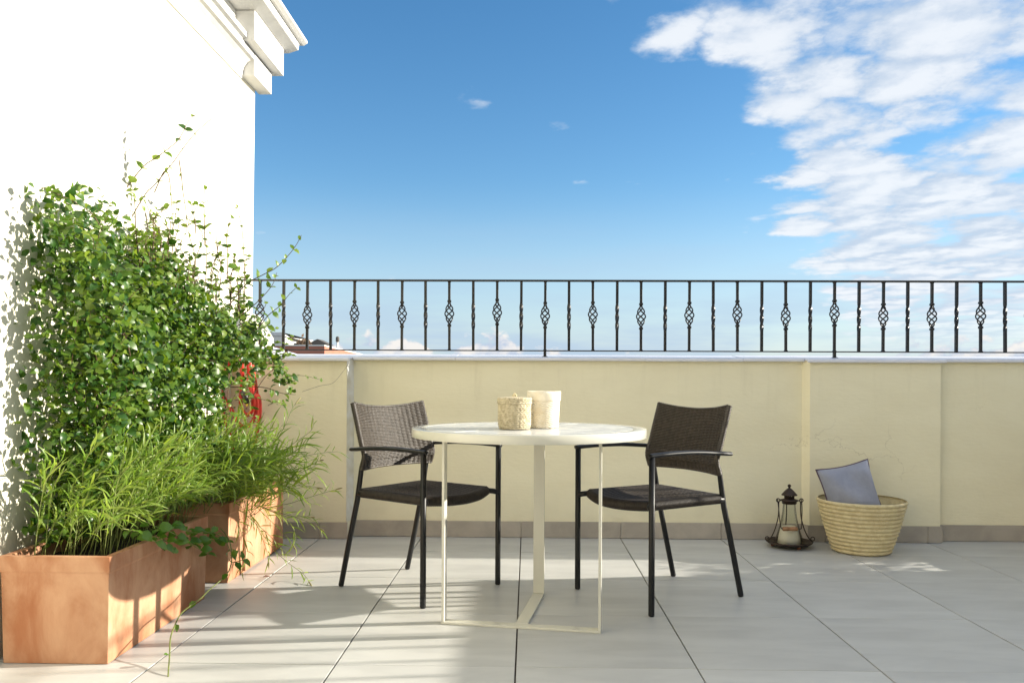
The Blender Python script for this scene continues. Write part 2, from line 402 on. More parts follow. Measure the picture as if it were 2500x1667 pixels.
def railing(label, loc, rz, x0, xs, x1, first_basket, posts):
    rt = thing('iron_railing', label, 'railing', loc, rz)
    mb = MB(); mb.box(x0, x1, -.014, .014, 1.5405, 1.551); mb.build('top_rail', M['iron'], rt, bevel=.002)
    mb = MB(); mb.box(x0, x1, -.012, .012, 1.1165, 1.1235); mb.build('bottom_rail', M['iron'], rt, bevel=.0015)
    r2 = random.Random(5)
    for i, x in enumerate(xs):
        if (i % 2 == 0) == first_basket:
            zc = .220 + r2.uniform(-.012, .012)
            o = link('baluster', stack([(.0105, 0), (.0100, .0035), (.0076, .006), (.0076, zc - .066), (.0055, zc - .058)], 'baluster'), rt, (x, 0, ZB))
            link('upper_bar', stack([(.0055, zc + .058), (.0076, zc + .066), (.0076, .412), (.0100, .4145), (.0105, .418)], 'upper_bar'), o)
            o.rotation_euler = (r2.uniform(-.006, .006), r2.uniform(-.006, .006), 0)
            b = link('basket', bk, o, (0, 0, zc)); b.rotation_euler = (0, 0, r2.uniform(-.25, .25))
            for s in (-1, 1): link('collar', cl, o, (0, 0, zc + s * .074))
        else:
            o = link('baluster', tw, rt, (x, 0, ZB)); o.scale = (1, 1, .418 / .424)
            o.rotation_euler = (r2.uniform(-.006, .006), r2.uniform(-.006, .006), 0)
    for x, zf in posts:
        link('post', stack([(.017, zf - .003), (.017, zf + .003), (.0085, zf + .006), (.0085, 1.1165)], 'post'), rt, (x, 0, 0))
    return rt
xs = [.105 + .1457 * k for k in range(-12, 64)]
RY = 5.0
rail = railing('black wrought iron railing with twisted and basket balusters on the parapet', (0, RY, 0), 0, -1.762, xs, 9.4, True, [(.105, 1.083), (1.854, 1.083)])
o = link('post', stack([(.019, 1.076), (.019, 1.100), (.008, 1.102), (.008, 1.1165)], 'post'), rail, (-1.48, 0, 0)); o.data.materials[0] = M['rust']
railing('black wrought iron railing along the right edge of the terrace', (3.42, 0, 0), R(90), -2.4, [-2.3 + .1457 * k for k in range(46)], 4.30, True, [(-2, 1.08), (0, 1.08), (2, 1.08), (4, 1.08)])

# ------------------------------------------------------------------ house wing on the left
WX = -1.757
hw = thing('house_wing', 'white plastered house wing with stepped cornice on the left of the terrace', 'building', (WX, 5.2, 0))
def hx(x): return x - WX
mb = MB()
# wall leans back very slightly, as in the photograph
pr = [(-2.6, -.2), (-.012, -.2), (.014, 3.1), (-2.6, 3.1)]
mb.prism(pr, -7.6, 0); mb.build('wall', M['white'], hw, bevel=.006)
mb = MB(); mb.prism([(-2.5, -.2), (-.004, -.2), (-.004, 1.22), (-.10, 1.38), (-2.5, 1.38)], .002, .46); mb.build('rear_wall', M['white'], hw, bevel=.01)
def step(x0, x1, z0, z1, y0, y1, nm='cornice_band', bev=.006):
    mb = MB(); mb.box(x0, x1, y0, y1, z0, z1); return mb.build(nm, M['cornice'], hw, bevel=bev)
mb = MB(); mb.prism([(-.01, 2.758), (.020, 2.758), (.020, 2.766), (.024, 2.80), (.032, 2.828), (.048, 2.852), (.072, 2.870), (.092, 2.876), (.092, 2.912), (-.01, 2.912)], -7.6, -.262); mb.build('cornice_moulding', M['cornice'], hw, bevel=.002)
mb = MB(); mb.prism([(-.01, 2.914), (.076, 2.914), (.082, 2.930), (.106, 2.938), (.106, 2.968), (-.01, 2.972)], -7.6, -.30); mb.build('cornice_moulding', M['cornice'], hw, bevel=.002)
step(.010, .094, 2.778, 2.912, -.258, .076, 'cornice_block')
step(.012, .152, 2.921, 3.098, -.43, .142, 'cornice_block')
step(.012, .040, 2.974, 3.098, -7.6, -.432)
mb = MB(); mb.prism([(-2.6, 3.101), (.16, 3.101), (.226, 3.122), (.232, 3.166), (-2.6, 3.166)], -7.6, .22); mb.build('cornice_shelf', M['cornice'], hw, bevel=.004)
mb = MB(); mb.prism([(-2.6, 3.168), (.25, 3.168), (.275, 3.182), (.275, 3.20), (-2.6, 3.22)], -7.6, .26); mb.build('cornice_cap', M['cornice'], hw, bevel=.003)

mb = MB(); mb.prism([(-.02, 1.102), (.165, 1.102), (.165, 1.112), (-.02, 1.165)], -.03, .50); mb.build('ledge', M['coping'], hw, bevel=.003)
# unseen house front behind the camera, added to shade surfaces facing it
hf = thing('unseen_house', 'cream house front with dark glazed doors, added unseen behind the camera', 'building', (0, -1.9, 0))
for a, b, z0, z1 in ((-1.75, -1.3, 0, 3.3), (-1.3, 1.7, 2.35, 3.3), (1.7, 5.4, 0, 3.3)):
    mb = MB(); mb.box(a, b, -.3, 0, z0, z1); mb.build('wall', M['cream'], hf)
for k in range(3):
    x = -1.3 + k; mb = MB(); mb.box(x + .004, x + .996, -.12, -.06, .002, 2.346); d_ = mb.build('door', M['frame'], hf)
    mb = MB(); mb.box(x + .07, x + .93, -.058, -.05, .09, 2.26); mb.build('pane', M['pane'], d_)
# ------------------------------------------------------------------ distant roofs
gr = MB(); gr.box(-2500, 2500, 12, 4000, -15.2, -15); go = gr.build('ground', M['ground']); go['kind'] = 'structure'
D = 62.
def fx(px): return at(px, 900, D).x
def fz(py): return at(1000, py, D).z
bb = thing('brick_house', 'low red brick house with flat white roof edge beyond the parapet', 'house', (fx(720), D, -15))
mb = MB(); x0, x1, x2 = fx(600) - fx(720), fx(792) - fx(720), fx(885) - fx(720)
pl = [(x0, 0), (x1, 0), (at(885, 900, 84).x - fx(720), 22), (x0, 22)]
vs = [(a, b, 0) for a, b in pl] + [(a, b, fz(846) + 15) for a, b in pl]
mb.add(vs, [(3,2,1,0),(4,5,6,7)] + [(i, (i+1) % 4, (i+1) % 4 + 4, i + 4) for i in range(4)]); mb.build('wall', M['brick'], bb)
mb = MB(); vs = [(a * 1.004, b - .06, fz(846) + 15.01) for a, b in pl] + [(a * 1.004, b - .06, fz(842.5) + 15) for a, b in pl]
mb.add(vs, [(3,2,1,0),(4,5,6,7)] + [(i, (i+1) % 4, (i+1) % 4 + 4, i + 4) for i in range(4)]); mb.build('roof_edge', M['farwhite'], bb)
wh = thing('white_house', 'pale house with flat roof rising behind the red brick house', 'house', (fx(672), 80, -15))
k = 80 / D
mb = MB(); a0, a1, a2 = at(662, 900, 80).x - fx(672), at(690, 900, 80).x - fx(672), at(734, 900, 80).x - fx(672)
pl = [(a0, 0), (a1, 0), (at(734, 900, 96).x - fx(672), 16), (a0, 16)]; zt = at(700, 820, 80).z + 15
vs = [(a, b, 0) for a, b in pl] + [(a, b, zt) for a, b in pl]
mb.add(vs, [(3,2,1,0),(4,5,6,7)] + [(i, (i+1) % 4, (i+1) % 4 + 4, i + 4) for i in range(4)]); mb.build('wall', M['farwhite'], wh)
mb = MB(); vs = [(a * 1.01, b - .1, zt + .01) for a, b in pl] + [(a * 1.01, b - .1, zt + .35) for a, b in pl]
mb.add(vs, [(3,2,1,0),(4,5,6,7)] + [(i, (i+1) % 4, (i+1) % 4 + 4, i + 4) for i in range(4)]); mb.build('roof_edge', M['cornice'], wh)
p = at(824, 846, 74)
ch = thing('chimney', 'pale round chimney with dark cowl standing on the far roofs', 'chimney', (p.x, 74, p.z - 2))
mb = MB(); mb.lathe([(.13, -10), (.10, 2.42)], 12, caps=True); mb.build('flue', M['farwhite'], ch)
mb = MB(); mb.lathe([(.13, 2.42), (.17, 2.50), (.16, 2.84), (.06, 2.92)], 12, caps=True); mb.build('cowl', M['tar'], ch)
p = at(776, 842, 70)
sr = thing('roof_hut', 'small dark pitched hut on the red brick roof', 'hut', (p.x, 70, p.z - 8))
mb = MB(); mb.box(-.75, .75, 0, 1.6, 0, 8.0); mb.build('wall', M['farwhite'], sr)
mb = MB(); mb.prism([(-1.0, 8.02), (1.0, 8.02), (0, 8.5)], -.2, 1.8); mb.build('roof', M['tar'], sr)
p = at(740, 842, 68)
rp = thing('roof_plant', 'dark clump of potted plants on the far brick roof', 'plant', (p.x, 68, p.z - .3))
mb = MB(); r5 = random.Random(2)
for k in range(120):
    c_ = Vector((r5.gauss(0, .32), r5.gauss(0, .3), abs(r5.gauss(0, .26)) + .15)); d_ = Vector((r5.gauss(0, 1), r5.gauss(0, 1), r5.gauss(0, 1))).normalized() * .22; e_ = d_.orthogonal().normalized() * .12
    mb.add([c_ - d_, c_ + e_, c_ + d_, c_ - e_], [(0, 1, 2, 3)])
o = mb.build('foliage', M['bark'], rp, normals=False); o['kind'] = 'stuff'
mb = MB(); mb.box(-.8, .8, -.3, .3, -8, .16); mb.build('trough', M['tar'], rp)

# ------------------------------------------------------------------ table
V2 = lambda a: Vector((math.cos(a), math.sin(a), 0))
TC = Vector((.006, 3.30, 0)); TR = .468; TZ = .75
tb = thing('round_table', 'round cream metal table with grey stone inset between the two armchairs', 'table', TC, math.atan2(-.159, .987))
mb = MB(); N = 96
prof = [(TR - .052, TZ - .0335), (TR - .001, TZ - .0335), (TR, TZ - .032), (TR, TZ - .0015), (TR - .0012, TZ), (TR - .05, TZ), (TR - .052, TZ - .001), (TR - .052, TZ - .0335)]
mb.lathe(prof, N); o = mb.build('rim', M['lacquer'], tb)
for p_ in o.data.polygons: p_.use_smooth = True
mb = MB(); mb.lathe([(0.001, TZ - .030), (TR - .05, TZ - .030), (TR - .05, TZ - .0028), (.001, TZ - .0028)], 64); mb.build('joint_bed', M['joint'], tb)
ri = TR - .0535; ang = R(62)
wd = .148; cuts = [-3.2 * wd + wd * k for k in range(8)]
for k in range(len(cuts) - 1):
    a0, a1 = max(cuts[k] + .0022, -ri), min(cuts[k+1] - .0022, ri)
    if a1 - a0 < .01: continue
    up, lo = [], []
    for i in range(13):
        a = a0 + (a1 - a0) * i / 12; h_ = math.sqrt(max(ri*ri - a*a, 1e-6)); up.append((a, h_)); lo.append((a, -h_))
    poly = lo + up[::-1]; rot = Matrix.Rotation(ang - math.pi/2, 2)
    poly = [tuple(rot @ Vector(p_)) for p_ in poly]
    mb = MB(); mb.prism(poly, TZ - .0027, TZ - .0006 + (k % 3) * .0003, 'Z'); mb.build('stone_panel', M['stone'], tb)
# strap legs: a flat U under the front, a T-bar to the wide rear leg
W_, T_ = .042, .010
FX0, FX1, FY = -.306, .306, -.178
mb = MB(); mb.box(FX0, FX1, FY - W_/2, FY + W_/2, .001, T_); mb.build('base_bar', M['lacquer'], tb, bevel=.0015)
for x in (FX0, FX1 - T_):
    mb = MB(); mb.box(x, x + T_, FY - W_/2, FY + W_/2, T_ + .0004, TZ - .0338); mb.build('leg', M['lacquer'], tb, bevel=.0012)
mb = MB(); mb.box(-.024, .024, FY + W_/2 + .0005, .302, .001, T_); mb.build('base_bar', M['lacquer'], tb, bevel=.0015)
mb = MB(); mb.box(-.024, .024, .302 - T_, .302, T_ + .0004, TZ - .0338); mb.build('leg', M['lacquer'], tb, bevel=.0012)

# ------------------------------------------------------------------ armchairs
def weave(mb, Sf, nu, nv, amp, th):
    """one woven sheet: strands along u passing over and under nu stakes, nv rows along v"""
    A, B = nu * 6, nv * 4; vs = []
    for j in range(B + 1):
        v = j / B; row = min(nv - 1, int(v * nv)); fr_ = v * nv - row
        k = math.sin(math.pi * fr_) ** .8 if 0 < fr_ < 1 else 0.
        for i in range(A + 1):
            u = i / A; p, nn = Sf(u, v)
            vs.append(p + nn * (k * (th + amp * (1.25 * abs(math.sin(math.pi * (u * nu + .10 * (row % 2)))) ** .5 - .55 + .16 * math.cos(math.pi * (u * nu + row)))) - (1 - k) * amp * 1.9))
    n_ = len(vs)
    fs = [(j*(A+1)+i, j*(A+1)+i+1, (j+1)*(A+1)+i+1, (j+1)*(A+1)+i) for j in range(B) for i in range(A)]
    vb = []
    for j in range(nv + 1):
        for i in range(nu + 1):
            p, nn = Sf(i / nu, j / nv); vb.append(p - nn * (.006 + .0012 * ((i + j) % 2)))
    fb = [(n_+j*(nu+1)+i, n_+(j+1)*(nu+1)+i, n_+(j+1)*(nu+1)+i+1, n_+j*(nu+1)+i+1) for j in range(nv) for i in range(nu)]
    rim = []
    for i in range(nu): rim += [(6*i, n_+i, n_+i+1, 6*i+6, 6*i+5, 6*i+4, 6*i+3, 6*i+2, 6*i+1)]
    mb.add(vs + vb, fs + fb + rim, True)
def wrap(mb, pts, r, turns, flat=1.):
    """strand wound round a rail: ribbed tube"""
    P2 = smooth_path(pts, 16); L_ = [0]
    for a, b in zip(P2, P2[1:]): L_.append(L_[-1] + (b - a).length)
    out, rs = [], []; N = turns * 3
    for i in range(N + 1):
        s = L_[-1] * i / N; k = 0
        while k < len(L_) - 2 and L_[k+1] < s: k += 1
        t = (s - L_[k]) / max(1e-9, L_[k+1] - L_[k]); out.append(P2[k].lerp(P2[k+1], t)); rs.append(r * (1 if i % 3 else .80))
    mb.tube(out, rs, 10, flat=flat)

KX, KZ = -.116, .600            # knee of the back frame
TX, TZc = -.190, .835           # top of the back frame
def back_x(z):
    if z < KZ: return -.272 + (KX + .272) * z / KZ
    return KX + (TX - KX) * (z - KZ) / (TZc - KZ)
def back_hw(z): return .211
def make_chair(label):
    r = thing('armchair', label, 'chair')
    fr = M['frame']
    for s in (-1, 1):
        y = s * .25
        mb = MB(); mb.tube([(.272, y, .001), (.272, y, .006), (.272, y, .30), (.272, y, .640)], [.0105, .0125, .0125, .0125], 14); mb.build('leg', fr, r)
        mb = MB(); pts = []
        for t in (0, .05, .3, .55, .8, .95, 1.0):
            x = .2845 + (-.175 - .2845) * t
            pts.append((x, s * (.25 - .004 * t), .640 + .010 * math.sin(math.pi * min(1, t * 1.05)) - .010 * t))
        rs = [.0145, .0150, .0155, .0155, .0150, .0135, .0070]
        P2 = smooth_path(pts, 3); rr_ = []
        for i in range(len(P2)): rr_.append(rs[min(6, i // 3)])
        mb.tube(P2, rr_, 14, flat=.62); mb.build('armrest', fr, r)
        mb = MB()
        zs = (.001, .006, .2, .4, .55, .585, .60, .615, .64, .7, .77, TZc - .004)
        mb.tube([(back_x(z) + (.004 if .57 < z < .63 else 0) - (.012 if z > .53 else 0), s * (back_hw(z) if z > .3 else .214), z) for z in zs], [.0105] + [.0125] * 3 + [.0110] + [.0105] * 4 + [.0090] * 3, 14)
        mb.build('leg', fr, r)
        # arm-to-back peg and seat brackets
        for pts_, rad_ in (([(-.122, s * .248, .634), (-.122, s * .212, .634)], .008), ([(.272, s * .248, .425), (.262, s * .226, .432), (.235, s * .205, .435)], .0125), ([(back_x(.43), s * .214, .43), (back_x(.43) + .04, s * .203, .433)], .0125)):
            mb = MB(); mb.tube(pts_, rad_, 10); mb.build('bracket', fr, r)
    # backrest
    def Sb(u, v):
        s = 2 * u - 1
        zt = TZc - .022 * (1 - s * s); zb = .540 + .004 * (1 - s*s)
        z = zb + (zt - zb) * v
        x = back_x(z) + (.004 if abs(z - KZ) < .02 else 0) - .042 * (1 - s * s)
        p = Vector((x + .0150 - .003 * abs(s) ** 12, s * (back_hw(z) + .0115), z))
        return p, Vector((1, -.19 * s * 2 * -1 * -1, .30 if z > KZ else -.28)).normalized()
    mb = MB(); weave(mb, Sb, 17, 40, .0026, .0016); bk_ = mb.build('backrest', M['wicker'], r, normals=True)
    for s in (0, 1):
        mb = MB(); wrap(mb, [Sb(s, v)[0] + Vector((-.010, 0, 0)) for v in (0, .15, .25, .4, .6, .8, 1)], .0125, 44); mb.build('back_binding', M['wicker'], r)
    mb = MB()
    top = [Sb(u, 1)[0] + Vector((0, 0, .001)) for u in (0, .1, .25, .5, .75, .9, 1)]; wrap(mb, top, .0050, 40); mb.build('back_binding', M['wicker'], r); mb = MB()
    bot = [Sb(u, 0)[0] for u in (0, .1, .25, .5, .75, .9, 1)]; wrap(mb, bot, .0050, 40)
    mb.build('back_binding', M['wicker'], r)
    # seat
    XR = back_x(.44) + .005
    def Ss(u, v):
        s = 2 * u - 1
        xf = .232 + .050 * (1 - s * s); x = XR + (xf - XR) * v
        hwid = .200 + .006 * v
        z = .452 - .010 * (1 - s*s) * (1 - abs(2*v - 1) ** 2) - .010 * (1 - s*s) * v ** 3
        return Vector((x, s * hwid, z)), Vector((0, 0, 1))
    def Ss2(u, v): return Ss(v, u)
    mb = MB(); weave(mb, Ss2, 15, 34, .0028, .0012); mb.build('seat', M['shaded_wicker'], r)
    for s in (0, 1):
        mb = MB(); wrap(mb, [Ss(s, v)[0] + Vector((0, 0, -.019)) for v in (0, .25, .5, .75, 1)], .0215, 56); mb.build('seat_binding', M['shaded_wicker'], r)
    mb = MB(); wrap(mb, [Ss(u, 1)[0] + Vector((0, 0, -.019)) for u in (0, .15, .3, .5, .7, .85, 1)], .0235, 52); mb.build('seat_binding', M['shaded_wicker'], r); mb = MB()
    wrap(mb, [Ss(u, 0)[0] + Vector((0, 0, -.015)) for u in (0, .5, 1)], .017, 50)
    mb.build('seat_binding', M['shaded_wicker'], r)
    return r
ca = make_chair('dark wicker armchair left of the table with sunlight on its backrest')
ca['group'] = 'armchairs at the round table'
ca.location = (-.500, 3.734, 0); ca.rotation_euler = (0, 0, R(-36))
cb = copy_tree(ca); cb.location = (.5935, 3.6435, 0); cb.rotation_euler = (0, 0, R(212.5))
cb['label'] = 'dark wicker armchair right of the table with its backrest in shade'

# ------------------------------------------------------------------ baskets on the table
b1 = thing('lidded_basket', 'small woven seagrass basket with lid and knob on the table', 'basket', (-.050, 3.185, TZ + .001), .3)
def relief(mb, prof_r, z0, z1, rows, n, f, per=6):
    """woven wall of revolution: one connected sheet displaced by f(k, row, fraction)"""
    B, A = rows * 4, n * per; vs = []
    for j in range(B + 1):
        z = z0 + (z1 - z0) * j / B; row = min(rows - 1, j // 4); fr_ = j / 4 - row
        for i in range(A):
            a = 2 * math.pi * i / A; rr_ = prof_r(z) + f(i / per, row, fr_); vs.append((rr_ * math.cos(a), rr_ * math.sin(a), z + .0012 * math.sin(2.3 * i + 5 * row) * (0 < j < B)))
    mb.add(vs, [(j*A+i, j*A+(i+1) % A, (j+1)*A+(i+1) % A, (j+1)*A+i) for j in range(B) for i in range(A)], True)
def braid_f(k, row, t): return .0042 * abs(math.sin(math.pi * (k + t * .9 * (1 if row % 2 else -1)))) ** .7 * math.sin(math.pi * min(.98, max(.02, t))) ** .5 - .002
mb = MB(); relief(mb, lambda z: .060 + .003 * min(1, z / .02) - .003 * max(0, .012 - z) / .012, .001, .098, 12, 26, braid_f); mb.build('body', M['seagrass'], b1)
mb = MB(); mb.lathe([(.001, .001), (.055, .001), (.058, .05), (.058, .098), (.001, .098)], 32); mb.build('lining', M['seagrass'], b1)
lid = MB(); relief(lid, lambda z: .0665, .098, .120, 3, 28, braid_f)
lid = lid.build('lid', M['seagrass'], b1)
mb = MB(); pr_ = [(.067, .1185)]
for k in range(8): pr_ += [(.0655 - k * .008, .1225 + .0004 * k), (.0615 - k * .008, .1212 + .0004 * k)]
mb.lathe(pr_ + [(.0005, .1242)], 40); mb.build('lid_top', M['seagrass'], lid)
mb = MB(); mb.tube([(-.004, 0, .121), (-.006, 0, .131), (0, 0, .138), (.006, 0, .131), (.004, 0, .121)], .0034, 7); mb.build('knob', M['cane'], lid)

b2 = thing('open_basket', 'taller white cane basket without a lid behind the seagrass basket', 'basket', (.066, 3.285, TZ + .001), -.2)
def r2f(z): return .0575 + .0075 * z / .146
mb = MB(); relief(mb, r2f, .001, .113, 26, 30, lambda k, row, t: (.0016 * math.cos(math.pi * (k + row)) + .0012) * math.sin(math.pi * min(.98, max(.02, t))) ** .6 - .0012, 4)
mb.build('woven_side', M['paper'], b2)
mb = MB(); mb.lathe([(.001, .001), (.054, .001), (.0545, .004), (.061, .142), (.0625, .146), (.0665, .146), (.0675, .143), (.0668, .110), (.0645, .108)], 48, wob=lambda a, z: 1 + .006 * math.sin(3 * a) * (z > .1)); mb.build('rim_band', M['paper'], b2)

# ------------------------------------------------------------------ lantern
ln = thing('lantern', 'dark bronze lantern with flared glass on the floor by the right pier', 'lantern', (1.492, 4.70, 0), .35)
mb = MB(); mb.lathe([(.001, .018), (.108, .018), (.126, .028), (.130, .036), (.127, .037), (.122, .030), (.106, .022), (.001, .022)], 40); mb.build('tray', M['bronze'], ln)
for k in range(3):
    a = 2*math.pi*k/3 - .9 - .35 - .35; mb = MB()
    mb.lathe([(.001, 0), (.009, .002), (.0125, .009), (.010, .016), (.001, .019)], 14, (.088 * math.cos(a), .088 * math.sin(a), .0005)); mb.build('foot', M['copper'], ln)
gz = [(.084, .024), (.078, .040), (.066, .075), (.054, .115), (.044, .160), (.038, .200), (.035, .236), (.0345, .252)]
mb = MB(); mb.lathe(gz, 40); mb.build('glass', M['glass'], ln)
mb = MB(); mb.lathe([(.001, .0225), (.064, .0225), (.058, .06), (.047, .112), (.041, .118), (.001, .116)], 32, wob=lambda a, z: 1 + .01 * math.sin(2*a + 1)); mb.build('candle', M['wax'], ln)  # candle flared to a cone, standing for the pale reflection in the glass
mb = MB(); mb.lathe([(.037, .245), (.040, .247), (.041, .260), (.050, .263), (.051, .268), (.030, .274), (.026, .278)], 32); mb.build('collar', M['bronze'], ln)
for k in range(28):
    a = 2*math.pi*(k // 2)/14; d_ = .3 * (-1) ** k; mb = MB(); q_ = .0262 if k % 2 else .0235
    mb.tube([(q_*math.cos(a), q_*math.sin(a), .277), (q_*math.cos(a + d_), q_*math.sin(a + d_), .293)], .0026, 5); mb.build('vent_bar', M['bronze'], ln)
mb = MB(); mb.lathe([(.001, .292), (.044, .294), (.043, .298), (.026, .318), (.012, .331), (.006, .335), (.005, .338), (.007, .340), (.0105, .347), (.008, .354), (.001, .357)], 32); mb.build('cap', M['bronze'], ln)
def rod(a, name='support_rod'):
    ca_, sa_ = math.cos(a), math.sin(a); prof = [(.049, .264), (.057, .262), (.0615, .25), (.062, .21), (.066, .165), (.082, .105), (.103, .060), (.124, .036)]
    mb = MB(); P2 = smooth_path([(r_*ca_, r_*sa_, z) for r_, z in prof], 5); mb.tube(P2, .0032, 7); ro = mb.build(name, M['bronze'], ln)
    for (rc, zc, rad) in ((.066, .266, .0095), (.129, .050, .0105)):
        mb = MB(); mb.tube([((rc + rad*math.cos(t)) * ca_, (rc + rad*math.cos(t)) * sa_, zc + rad*math.sin(t)) for t in [2*math.pi*i/16 for i in range(16)]], .003, 6, closed=True); mb.build('curl', M['bronze'], ro)
for a in (-.35 + math.pi + .1, -.35 - .12, -.35 + 1.50): rod(a)
# bail hanging in front with a turned grip
mb = MB(); a = -.35
ex, ey = math.cos(a), math.sin(a); fx_, fy_ = math.sin(a), -math.cos(a)
def LP(u, f_, z): return (ex*u + fx_*f_, ey*u + fy_*f_, z)
mb.tube(smooth_path([LP(-.068, .004, .270), LP(-.070, .03, .23), LP(-.072, .062, .16), LP(-.069, .078, .122), LP(-.058, .080, .117), LP(-.04, .080, .117), LP(0, .080, .117), LP(.02, .080, .117), LP(.036, .080, .117), LP(.044, .076, .122), LP(.050, .062, .16), LP(.062, .03, .23), LP(.066, .004, .270)], 5), .0028, 7)
bail = mb.build('bail', M['bronze'], ln)
mb = MB(); mb.tube([LP(u, .080, .117) for u in (-.062, -.060, -.03, -.0295, -.012, -.0115, .018, .020)], [.010, .012, .0122, .011, .011, .0122, .012, .010], 14); mb.build('grip', M['wood'], bail)

# ------------------------------------------------------------------ cushion basket at the right
cbk = thing('cane_basket', 'tapered pale cane basket in front of the right pier', 'basket', (1.858, 4.60, 0))
mb = MB()
def r3(z): return .140 + .088 * (z / .29) ** .8
pr_ = []
for k in range(13 * 5 + 1):
    z = .29 * k / 65; pr_.append((r3(z) + .011 * abs(math.sin(math.pi * k / 5)) ** .7, z + .0005))
mb.lathe(pr_, 64, wob=lambda a, z: 1 + .005 * math.sin(9*a + 40*z))
mb.build('coil', M['cane'], cbk)
mb = MB(); mb.lathe([(.001, .01), (.13, .01), (.21, .28)], 32); mb.build('lining', M['cane'], cbk)
cu = thing('cushion', 'grey blue square cushion with dark piping standing in the cane basket', 'cushion', (1.828, 4.60, .235))
mb = MB(); N = 22; vs = []; 
def cush(u, v, s):
    e = (1 - u**4) * (1 - v**4); t = .075 * e ** .6
    pin = 1 - .09 * (1 - abs(v) ** 2) * (abs(u) ** 2); pin2 = 1 - .10 * (1 - abs(u)**2) * abs(v)**2
    return Vector((u * .15 * pin, s * t + .012*math.sin(4*u + 3*v) * e, v * .15 * pin2))
RC = Matrix.Rotation(R(-14), 4, 'X') @ Matrix.Rotation(R(-12), 4, 'Y')
for s in (1, -1):
    gv = [RC @ cush(-1 + 2*i/N, -1 + 2*j/N, s) + Vector((-.035, 0, .100)) for i in range(N+1) for j in range(N+1)]
    mb.add(gv, [(i*(N+1)+j, (i+1)*(N+1)+j, (i+1)*(N+1)+j+1, i*(N+1)+j+1) for i in range(N) for j in range(N)], True)
mb.build('cover', M['cushion'], cu, weld=.0005)
mb = MB(); e = [(-1 + 2*i/12, -1) for i in range(12)] + [(1, -1 + 2*i/12) for i in range(12)] + [(1 - 2*i/12, 1) for i in range(12)] + [(-1, 1 - 2*i/12) for i in range(12)]
mb.tube([RC @ cush(u, v, 1) + Vector((-.035, 0, .100)) for u, v in e], .0045, 6, closed=True)
mb.build('piping', mat('plum_piping', (.10, .06, .09), .8), cu)

# ------------------------------------------------------------------ terracotta planters
PXR = -1.366
def planter(label, y0, y1, h):
    t = thing('planter', label, 'planter', ((PXR - 1.735) / 2, (y0 + y1) / 2, 0))
    hx_, hy_ = (PXR + 1.735) / 2, (y1 - y0) / 2
    mb = MB(); tp = .006
    o_ = [(hx_ - .010, hy_ - .010, .001), (hx_ - .004, hy_ - .004, h - .055), (hx_, hy_, h - .05), (hx_, hy_, h), (hx_ - .024, hy_ - .024, h), (hx_ - .026, hy_ - .026, h - .05), (hx_ - .030, hy_ - .03, .03)]
    vs = []
    for (a, b, z) in o_: vs += [(-a, -b, z), (a, -b, z), (a, b, z), (-a, b, z)]
    fs = [(i*4+k, i*4+(k+1) % 4, i*4+4+(k+1) % 4, i*4+4+k) for i in range(len(o_)-1) for k in range(4)] + [(3, 2, 1, 0), (24, 25, 26, 27)]
    mb.add(vs, fs); mb.build('pot', M['terra'], t, bevel=.010, segs=3)
    if y0 > 3.6:
        mb = MB(); mb.box(hx_ - .008, hx_ + .007, -hy_ + .20, hy_ - .02, .012, h - .058); mb.build('side_panel', M['terra'], t, bevel=.006, segs=2)
    mb = MB(); n_ = 14
    vs = [(-hx_ + .027 + (2*hx_ - .054) * i/n_, -hy_ + .027 + (2*hy_ - .054) * j/n_, h - .05 + random.uniform(-.012, .012)) for i in range(n_+1) for j in range(n_+1)]
    mb.add(vs, [(i*(n_+1)+j, (i+1)*(n_+1)+j, (i+1)*(n_+1)+j+1, i*(n_+1)+j+1) for i in range(n_) for j in range(n_)], True)
    so_ = mb.build('soil', M['soil'], t); so_['kind'] = 'stuff'
    return t
planter('square terracotta planter nearest the camera with trailing vine over its rim', 2.66, 3.49, .355)
planter('square terracotta planter by the parapet with grass spilling over its rim', 3.74, 4.57, .37)

# ------------------------------------------------------------------ hose
hs_ = thing('garden_hose', 'coiled red garden hose hanging on the wall corner behind the shrub', 'hose', (-1.6, 4.74, 1.1))
rh = random.Random(8)
org = Vector((-1.6, 4.74, 1.1))
loops = []
def hp(px, py, y): return at(px, py, y) - org
lp = [(545,985),(548,940),(560,890),(585,855),(604,862),(612,900),(617,960),(616,1000),(600,1012),(588,985),(592,930),(590,880),(596,852),(612,880),(622,930),(628,985),(616,1030),(590,1040),(565,1000),(545,965),(540,915),(560,866),(592,850),(606,880),(608,930),(618,960),(632,970),(634,1010),(626,1060),(615,1110),(585,1120),(560,1060),(542,1000),(536,950),(548,900)]
mb = MB(); mb.tube(smooth_path([hp(x, y, 4.74 + .045 * math.sin(i * .9)) for i, (x, y) in enumerate(lp)], 8), .0118, 10); mb.build('tube', M['hose'], hs_)
mb = MB(); mb.tube([hp(x, y, 4.70) for x, y in ((617, 915), (614, 940))], .0135, 12); mb.build('connector', M['black'], hs_); mb = MB(); mb.tube([hp(x, y, 4.69) for x, y in ((590, 955), (598, 965), (604, 985))], [.014, .018, .013], 12); mb.build('connector', M['black'], hs_)
mb = MB(); mb.tube([hp(x, y, 4.69) for x, y in ((604, 985), (607, 991))], .011, 12); mb.build('connector_ring', M['yellow'], hs_)
mb = MB(); mb.tube(smooth_path([Vector((WX + .004, 4.70, 1.17)) - org, Vector((-1.68, 4.73, 1.135)) - org, hp(600, 862, 4.74), hp(612, 845, 4.70)], 4), .008, 8); mb.build('hook', M['black'], hs_)

